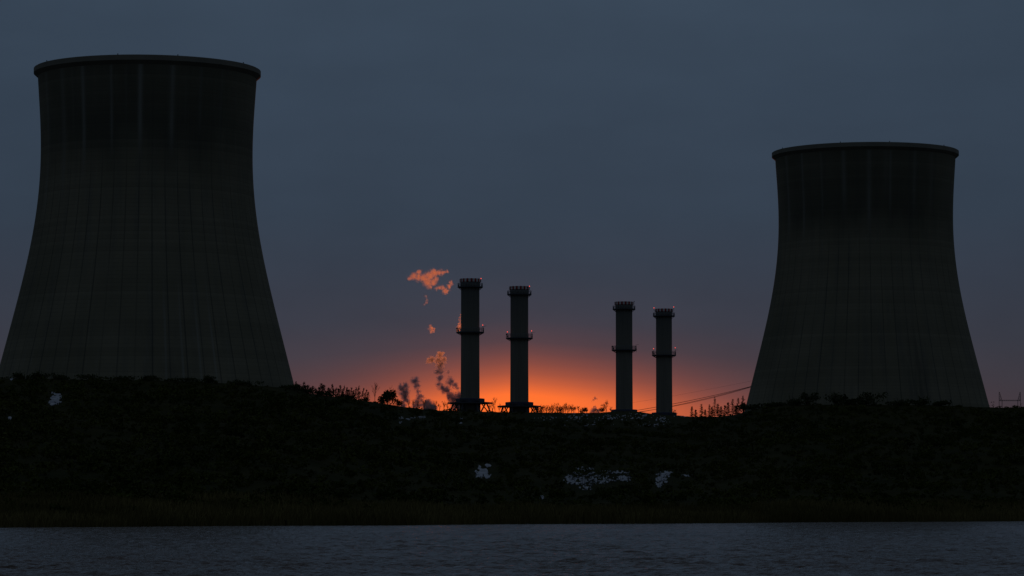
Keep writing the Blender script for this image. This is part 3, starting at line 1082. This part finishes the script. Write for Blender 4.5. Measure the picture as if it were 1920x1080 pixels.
for (px, py, w_, lab) in [
        (35, 695, 5, 'upright bush at the left picture edge before the near tower'),
        (70, 693, 4, 'slim tall bush second from the left before the near tower'),
        (105, 697, 6, 'broad bush above the bright snow patch before the near tower'),
        (165, 699, 7, 'wide low bush before the left third of the near tower'),
        (230, 702, 7, 'low bush left of the middle of the near tower'),
        (282, 701, 5, 'slightly taller bush at the middle of the near tower'),
        (345, 705, 7, 'wide low bush right of the middle of the near tower'),
        (388, 701, 3.5, 'narrow pointed bush before the right half of the near tower'),
        (450, 712, 7, 'wide low bush before the right third of the near tower')]:
    bush(px, py + 3, w_, lab, n=420, leaf=.26, group='bushes before the near cooling tower', spikes=9)
for (px, py, w_, lab) in [
        (1861, 751, 5, 'hazy bush just right of the far cooling tower foot'),
        (1885, 757, 5, 'low bush below the left mast of the distant gantry'),
        (1912, 758, 5, 'low bush below the right mast of the distant gantry')]:
    bush(px, py, w_, lab, D=1600, n=360, leaf=.32, group='bushes below the distant gantry')

# ------------------------------------------------------------------ snow
def px_of(X, D, Z):
    tz = (Z - HC) / D
    return 960 + X / D * F / KX, 540 - F * ((tz * CP - SP) / (CP + tz * SP))


snow_m, nts, b = material('old_snow')
g = nts.node('ShaderNodeNewGeometry')
nn = nts.noise(g.outputs['Position'], .5, 5)
nts.l.new(nts.mix(nts.range(nn, .35, .7), (.50, .51, .54), (.20, .21, .24)), b.inputs['Base Color'])
b.inputs['Roughness'].default_value = .8

snow_boxes = []


def snow_patch(x0, y0, x1, y1, shapes, label, thr=.42, freq=.22, res=(.5, .55), stuff=False):
    """thin crust of snow on the slope; the outline comes from ellipses torn by noise"""
    nxx = int((x1 - x0) / res[0]) + 1; nyy = int((y1 - y0) / res[1]) + 1
    gx = np.linspace(x0, x1, nxx); gy = np.linspace(y1, y0, nyy)
    P = np.zeros((nyy, nxx, 3))
    for i, u in enumerate(gx):
        for j, py in enumerate(gy):
            D = find_D(u, py)
            P[j, i] = ((u - 960) / F * KX * D, D, float(ground(np.array([u]), np.array([D]))[0]) + .14)
    cxs = (gx[:-1] + gx[1:]) / 2; cys = (gy[:-1] + gy[1:]) / 2
    CX, CY = np.meshgrid(cxs, cys)
    msk = np.zeros_like(CX)
    for (ex, ey, ra, rb, amp) in shapes:
        msk = np.maximum(msk, amp * (1 - np.sqrt(((CX - ex) / ra) ** 2 + ((CY - ey) / rb) ** 2)))
    keep = np.minimum(msk, .75) + (fbm(CX * freq + 3.7, CY * freq * 1.8 + 1.1, 4) - .5) * 2.6 > thr
    keep &= msk > 0
    Q_ = []
    for j in range(nyy - 1):
        for i in range(nxx - 1):
            if keep[j, i]:
                Q_.append((j * nxx + i, j * nxx + i + 1, (j + 1) * nxx + i + 1, (j + 1) * nxx + i))
    if not Q_: return
    Q_ = np.array(Q_)
    Vf = P.reshape(-1, 3)
    used = np.unique(Q_); remap = -np.ones(len(Vf), int); remap[used] = np.arange(len(used))
    o = new_obj('snow_flecks' if stuff else 'snow_patch', fast_mesh('snow_patch', Vf[used], remap[Q_], True), snow_m)
    sd = o.modifiers.new('thickness', 'SOLIDIFY'); sd.thickness = .12; sd.offset = -1
    if stuff: tag(o, label, 'snow', kind='stuff')
    else: tag(o, label, 'snow patch', 'snow patches on the hillside')
    for (ex, ey, ra, rb, amp) in shapes:
        snow_boxes.append((ex, ey, ra, rb))
    return o


snow_patch(88, 734, 118, 762, [(104, 748, 12, 11, 1.3), (96, 756, 7, 5, 1.1), (98, 737, 4, 4, 1.0)], 'bright ragged snow patch high on the slope before the near cooling tower', .30, .22)
snow_patch(886, 864, 926, 904, [(905, 889, 16, 12, 1.4), (899, 877, 5, 6, 1.0), (915, 874, 6, 4, 1.1)], 'small solid snow patch left of the wide one on the lower slope', .32, .2)
snow_patch(1056, 872, 1190, 920, [(1085, 902, 30, 8, 1.1), (1095, 885, 22, 9, 1.0), (1100, 914, 15, 6, .9), (1120, 900, 40, 10, .8), (1170, 897, 17, 7, 1.3), (1150, 886, 36, 3, .75), (1068, 900, 10, 9, 1.0)],
           'widest broken snow patch on the lower slope with stems through it', .40, .30)
snow_patch(1226, 880, 1304, 918, [(1247, 890, 18, 6, 1.2), (1240, 900, 14, 9, 1.0), (1236, 909, 8, 7, .9), (1290, 892, 14, 2.5, .7)], 'slanting snow patch at the right of the wide one on the lower slope', .40, .3)
snow_patch(1006, 928, 1024, 940, [(1016, 933, 6, 3.5, 1.2)], 'tiny snow patch just above the reeds below the wide one', .3, .3)
snow_patch(15, 706, 24, 716, [(19, 711, 3.2, 3.2, 1.6)], 'tiny snow dot near the left picture edge, high on the slope', .1, .3)
snow_patch(12, 780, 24, 790, [(17, 785, 5, 3, 1.3)], 'faint snow dot near the left picture edge, mid slope', .2, .3)
snow_patch(744, 774, 812, 800, [(751, 793, 4, 2.5, 1.5), (765, 787, 5, 3, 1.3), (753, 784, 7, 3, .9), (790, 783, 9, 3, .9), (775, 784, 10, 2, .8)], 'scattered snow crumbs below the forked dark smoke', .62, .5)
snow_patch(855, 782, 880, 796, [(863, 785, 6, 2.2, 1.0), (864, 793, 4, 2.5, .7)], 'faint snow crumb below the tallest chimney', .6, .5)
snow_patch(1000, 772, 1300, 806, [(1030, 784, 34, 6, .75), (1080, 783, 30, 10, .72), (1098, 779, 10, 5, .9), (1150, 783, 50, 9, .72), (1200, 781, 36, 9, .78), (1240, 786, 34, 8, .78), (1285, 781, 18, 4, .9), (1110, 795, 60, 7, .55), (1225, 796, 40, 5, .6)],
           'snow flecks strewn over the mound below the right chimney pair', .84, .36, (1.0, .9), True)
snow_patch(1669, 959, 1678, 967, [(1673, 963, 2.6, 2.6, 1.6)], 'tiny white dot of snow in the reeds at the right', .1, .3)

# ------------------------------------------------------------------ hillside scrub, one thicket
blocks = []
NCL = 9000
cnt = 0
for k in range(NCL):
    u = rng.uniform(-560, 2600)
    dsv = float(shore(u)); dcv = float(crest(np.array([u]))[0][0])
    t = rng.uniform(.035, 1.0) ** .95
    D = dsv + (dcv - 1 - dsv) * t
    h_ = rng.uniform(.8, 2.4) * (1.0 - .55 * (t > .93)) * (.6 + .8 * vnoise(u / 60., D / 40.))
    if 985 < u < 1300 and t > .82:
        h_ *= .35
        if rng.random() < .55: continue
    w_ = h_ * rng.uniform(1.0, 1.9)
    X_ = (u - 960) / F * KX * D
    z = float(ground(np.array([u]), np.array([D]))[0])
    pu, py0 = px_of(X_, D, z); _, py1 = px_of(X_, D, z + h_ * 1.05)
    pw = w_ / D * F * .6
    hit = False
    for (ex, ey, ra, rb) in snow_boxes:
        if ey > 766 and ey < 806 and ex > 990 and ex < 1300:
            if rng.random() < .6: continue
        if rng.random() < .30: continue
        if pu + pw > ex - ra * .75 and pu - pw < ex + ra * .75 and py1 < ey + rb * .7 and py0 > ey - rb * .7:
            hit = True; break
    if hit: continue
    n = int(56 + 30 * rng.random())
    c0 = np.array([X_, D, z])
    f0 = ell(w_, h_, 0, 4)
    blocks.append(leaves(n, lambda m_: f0(m_) + c0, .10 + .10 * h_))
    cnt += 1
P = np.concatenate(blocks)
tag(new_obj('hillside_scrub', fast_mesh('hillside_scrub', P, quads(len(P))), M_scrub),
    'dark thicket of scrub covering the hillside between reeds and crest', 'scrub', kind='stuff')

# dry stems standing before the wide snow patch and the slanting one
st = MB()
for k in range(150):
    u = rng.uniform(1070, 1185) if k < 125 else rng.uniform(1228, 1268)
    py = rng.uniform(893, 922)
    D = find_D(u, py)
    X_ = (u - 960) / F * KX * D; z = ground_xy(X_, D)
    hq = rng.uniform(.8, 2.8) * (1.6 if 1085 < u < 1112 else .8)
    st.tube((X_, D, z), (X_ + rng.normal(0, .35), D, z + hq), .035, .018, 3, False)
    if rng.random() < .6:
        st.tube((X_, D, z + hq * .4), (X_ + rng.normal(0, .6), D, z + hq * .9), .025, .015, 3, False)
tag(st.build('dry_stems', M_bark), 'dry leafless stems sticking up through the wide snow patch', 'stems', kind='stuff')

# ------------------------------------------------------------------ reeds along the shore
NR = 68000
u = rng.uniform(-500, 2560, NR)
back = rng.random(NR) ** 1.25 * 62
D = shore(u) + 0.2 + back
X_ = (u - 960) / F * KX * D
z = ground(u, D)
hq = (1.0 + 1.5 * rng.random(NR)) * (.40 + 1.1 * fbm(X_ / 17, D / 14)) * np.clip(1.15 - back / 130, .3, 1)
ln = rng.normal(0, .22, NR); ld = rng.normal(0, .22, NR)
wv = .035 + .05 * rng.random(NR)
base = np.stack([X_, D, z - .05], 1)
tip = base + np.stack([ln * hq, ld * hq, hq], 1)
mid = base + np.stack([ln * hq * .35, ld * hq * .35, hq * .55], 1)
sd = np.stack([wv, np.zeros(NR), np.zeros(NR)], 1)
P = np.stack([base - sd, base + sd, mid + sd * .9, mid - sd * .9, mid - sd * .9, mid + sd * .9, tip + sd * .25, tip - sd * .25], 1).reshape(-1, 3)
tag(new_obj('reeds', fast_mesh('reeds', P, quads(len(P))), M_reed), 'brownish reed belt along the far shore of the lake', 'reeds', kind='stuff')

# ------------------------------------------------------------------ overhead line, its pylon behind the far tower
DP = 1700
tipp = at(1408.5, 724.5, DP)
pyl_x = at(1452, 724.5, DP)[0]
gz = ground_xy(pyl_x, DP)
po = empty('power_pylon', (pyl_x, DP, gz), 'lattice pylon arm tip showing at the left edge of the far cooling tower', 'pylon')
m = MB()
hp = tipp[2] - gz
for sx_ in (-1, 1):
    for sy_ in (-1, 1):
        m.tube((sx_ * 3.2, sy_ * 3.2, -1), (sx_ * .7, sy_ * .7, hp + 6), .16, .12, 5)
for k in range(8):
    z0 = hp * k / 8.; z1 = hp * (k + 1) / 8.
    r0 = 3.2 - 2.5 * z0 / (hp + 6); r1 = 3.2 - 2.5 * z1 / (hp + 6)
    for (ax, ay, bx, by) in ((-1, -1, 1, -1), (1, -1, 1, 1), (1, 1, -1, 1), (-1, 1, -1, -1)):
        m.tube((ax * r0, ay * r0, z0), (bx * r1, by * r1, z1), .07, .07, 4)
        m.tube((bx * r0, by * r0, z0), (ax * r1, ay * r1, z1), .07, .07, 4)
m.build('lattice_mast', M_dark_steel, po)
m = MB()
La = pyl_x - tipp[0]
for s_ in (-1, 1):
    m.tube((s_ * .8, -.5, hp - .3), (s_ * (La - .3), 0, hp), .1, .08, 5)
    m.tube((s_ * .8, .5, hp - .3), (s_ * (La - .3), 0, hp), .1, .08, 5)
    m.tube((s_ * .7, 0, hp + 3), (s_ * (La - .3), 0, hp + .1), .1, .08, 5)
m.build('cross_arm', M_dark_steel, po)
m = MB()
m.lathe([(.02, .45), (.45, .40), (.5, .0), (.45, -.4), (.02, -.45)], 10)
io = m.build('insulator', M_dark_steel, po, True); io.location = (-(La - .2), 0, hp)

pe = at(1168, 775.5, 1690)
pg = ground_xy(pe[0], pe[1])


def cable(pts, r, label):
    mb = MB()
    for a, b_ in zip(pts[:-1], pts[1:]): mb.tube(a, b_, r, r, 5, False)
    o = mb.build('power_cable', M_wire)
    return tag(o, label, 'cable', 'overhead power cables')


def catenary(a, b_, sag, n=28):
    a, b_ = np.array(a), np.array(b_)
    return [a + (b_ - a) * t - np.array([0, 0, sag * 4 * t * (1 - t)]) for t in np.linspace(0, 1, n)]


for (dz1, dz2, sag, lab) in [(0, .55, .9, 'upper overhead cable of the pair between the far tower and the rightmost chimney'),
                             (-.15, -.6, 1.2, 'lower overhead cable of the pair between the far tower and the rightmost chimney')]:
    cable(catenary(tipp + np.array([0, 0, dz1]), pe + np.array([0, 0, dz2]), sag), .12, lab)
cable(catenary(tipp + np.array([.2, 0, -.3]), pe + np.array([0, 0, -.05]), 1.75), 0.08, 'lowest thin overhead cable below the pair beside the far tower')
cable(catenary(np.array([pyl_x, DP, gz + hp + 5.5]), at(1170, 757.5, 1690), .6), .028, 'faint single cable highest of all, rising to the far cooling tower')
m = MB()
pole = empty('utility_pole', (pe[0], pe[1], pg), 'short pole carrying the cable ends behind the third chimney', 'pole')
m.tube((0, 0, -.5), (0, 0, at(1170, 757, 1690)[2] - pg), .16, .12, 6); m.build('post', M_bark, pole)
m = MB(); m.box((0, 0, pe[2] - pg - .1), (1.2, .15, .15)); m.build('cross_arm', M_bark, pole)

# ------------------------------------------------------------------ distant gantry at the right
DG = 2500
gp = at(1892, 765, DG)
gzz = ground_xy(gp[0], DG)
go = empty('substation_gantry', (gp[0], DG, gzz), 'distant lattice gantry of two masts and a beam right of the far cooling tower', 'gantry')
sc_ = DG / F
zb = at(1892, 751, DG)[2] - gzz
zt = at(1892, 735.3, DG)[2] - gzz


def mast(xv, xs, name):
    """upright leg at xv, raking leg ending at xs on beam level"""
    mm = MB()
    H = zt - zb
    mm.tube((xv, 0, 0), (xv, 0, zb), .22, .22, 4)
    mm.tube((xv, 0, zb), (xv, 0, zt), .26, .16, 4)
    mm.tube((xs, 0, zb), (xv + (xs - xv) * .18, 0, zt), .22, .14, 4)
    mm.tube((xs, 0, 0), (xs, 0, zb), .26, .26, 4)
    n = 5
    for k in range(n):
        z0 = zb + H * k / n; z1 = zb + H * (k + 1) / n
        f0 = 1 - .82 * k / n; f1 = 1 - .82 * (k + 1) / n
        mm.tube((xv, 0, z0), (xv + (xs - xv) * f1, 0, z1), .11, .11, 4)
        mm.tube((xv + (xs - xv) * f0, 0, z0), (xv, 0, z1), .11, .11, 4)
    mm.build(name, M_dark_steel, go)


xl, xr = (1873.5 - 1892) * sc_, (1913.5 - 1892) * sc_
mast(xl, xl + 5.5 * sc_, 'mast')
mast(xr, xr - 5.0 * sc_, 'mast')
m = MB()
m.tube((xl, -.3, zb - .25), (xr, -.3, zb - .25), .2, .2, 4)
m.tube((xl, -.3, zb + .35), (xr, -.3, zb + .35), .16, .16, 4)
for k in range(10):
    xa = xl + (xr - xl) * k / 10; xb = xl + (xr - xl) * (k + 1) / 10
    m.tube((xa, -.3, zb - .25 if k % 2 else zb + .35), (xb, -.3, zb + .35 if k % 2 else zb - .25), .1, .1, 4)
m.build('beam', M_dark_steel, go)

# ------------------------------------------------------------------ render settings
sc.render.engine = 'CYCLES'
sc.view_settings.view_transform = 'Standard'
sc.view_settings.look = 'None'
sc.view_settings.exposure = 0
sc.view_settings.gamma = 1
sc.cycles.volume_step_rate = .35
sc.cycles.volume_bounces = 1
sc.cycles.max_bounces = 6
sc.cycles.adaptive_threshold = .004
sc.cycles.use_denoising = True
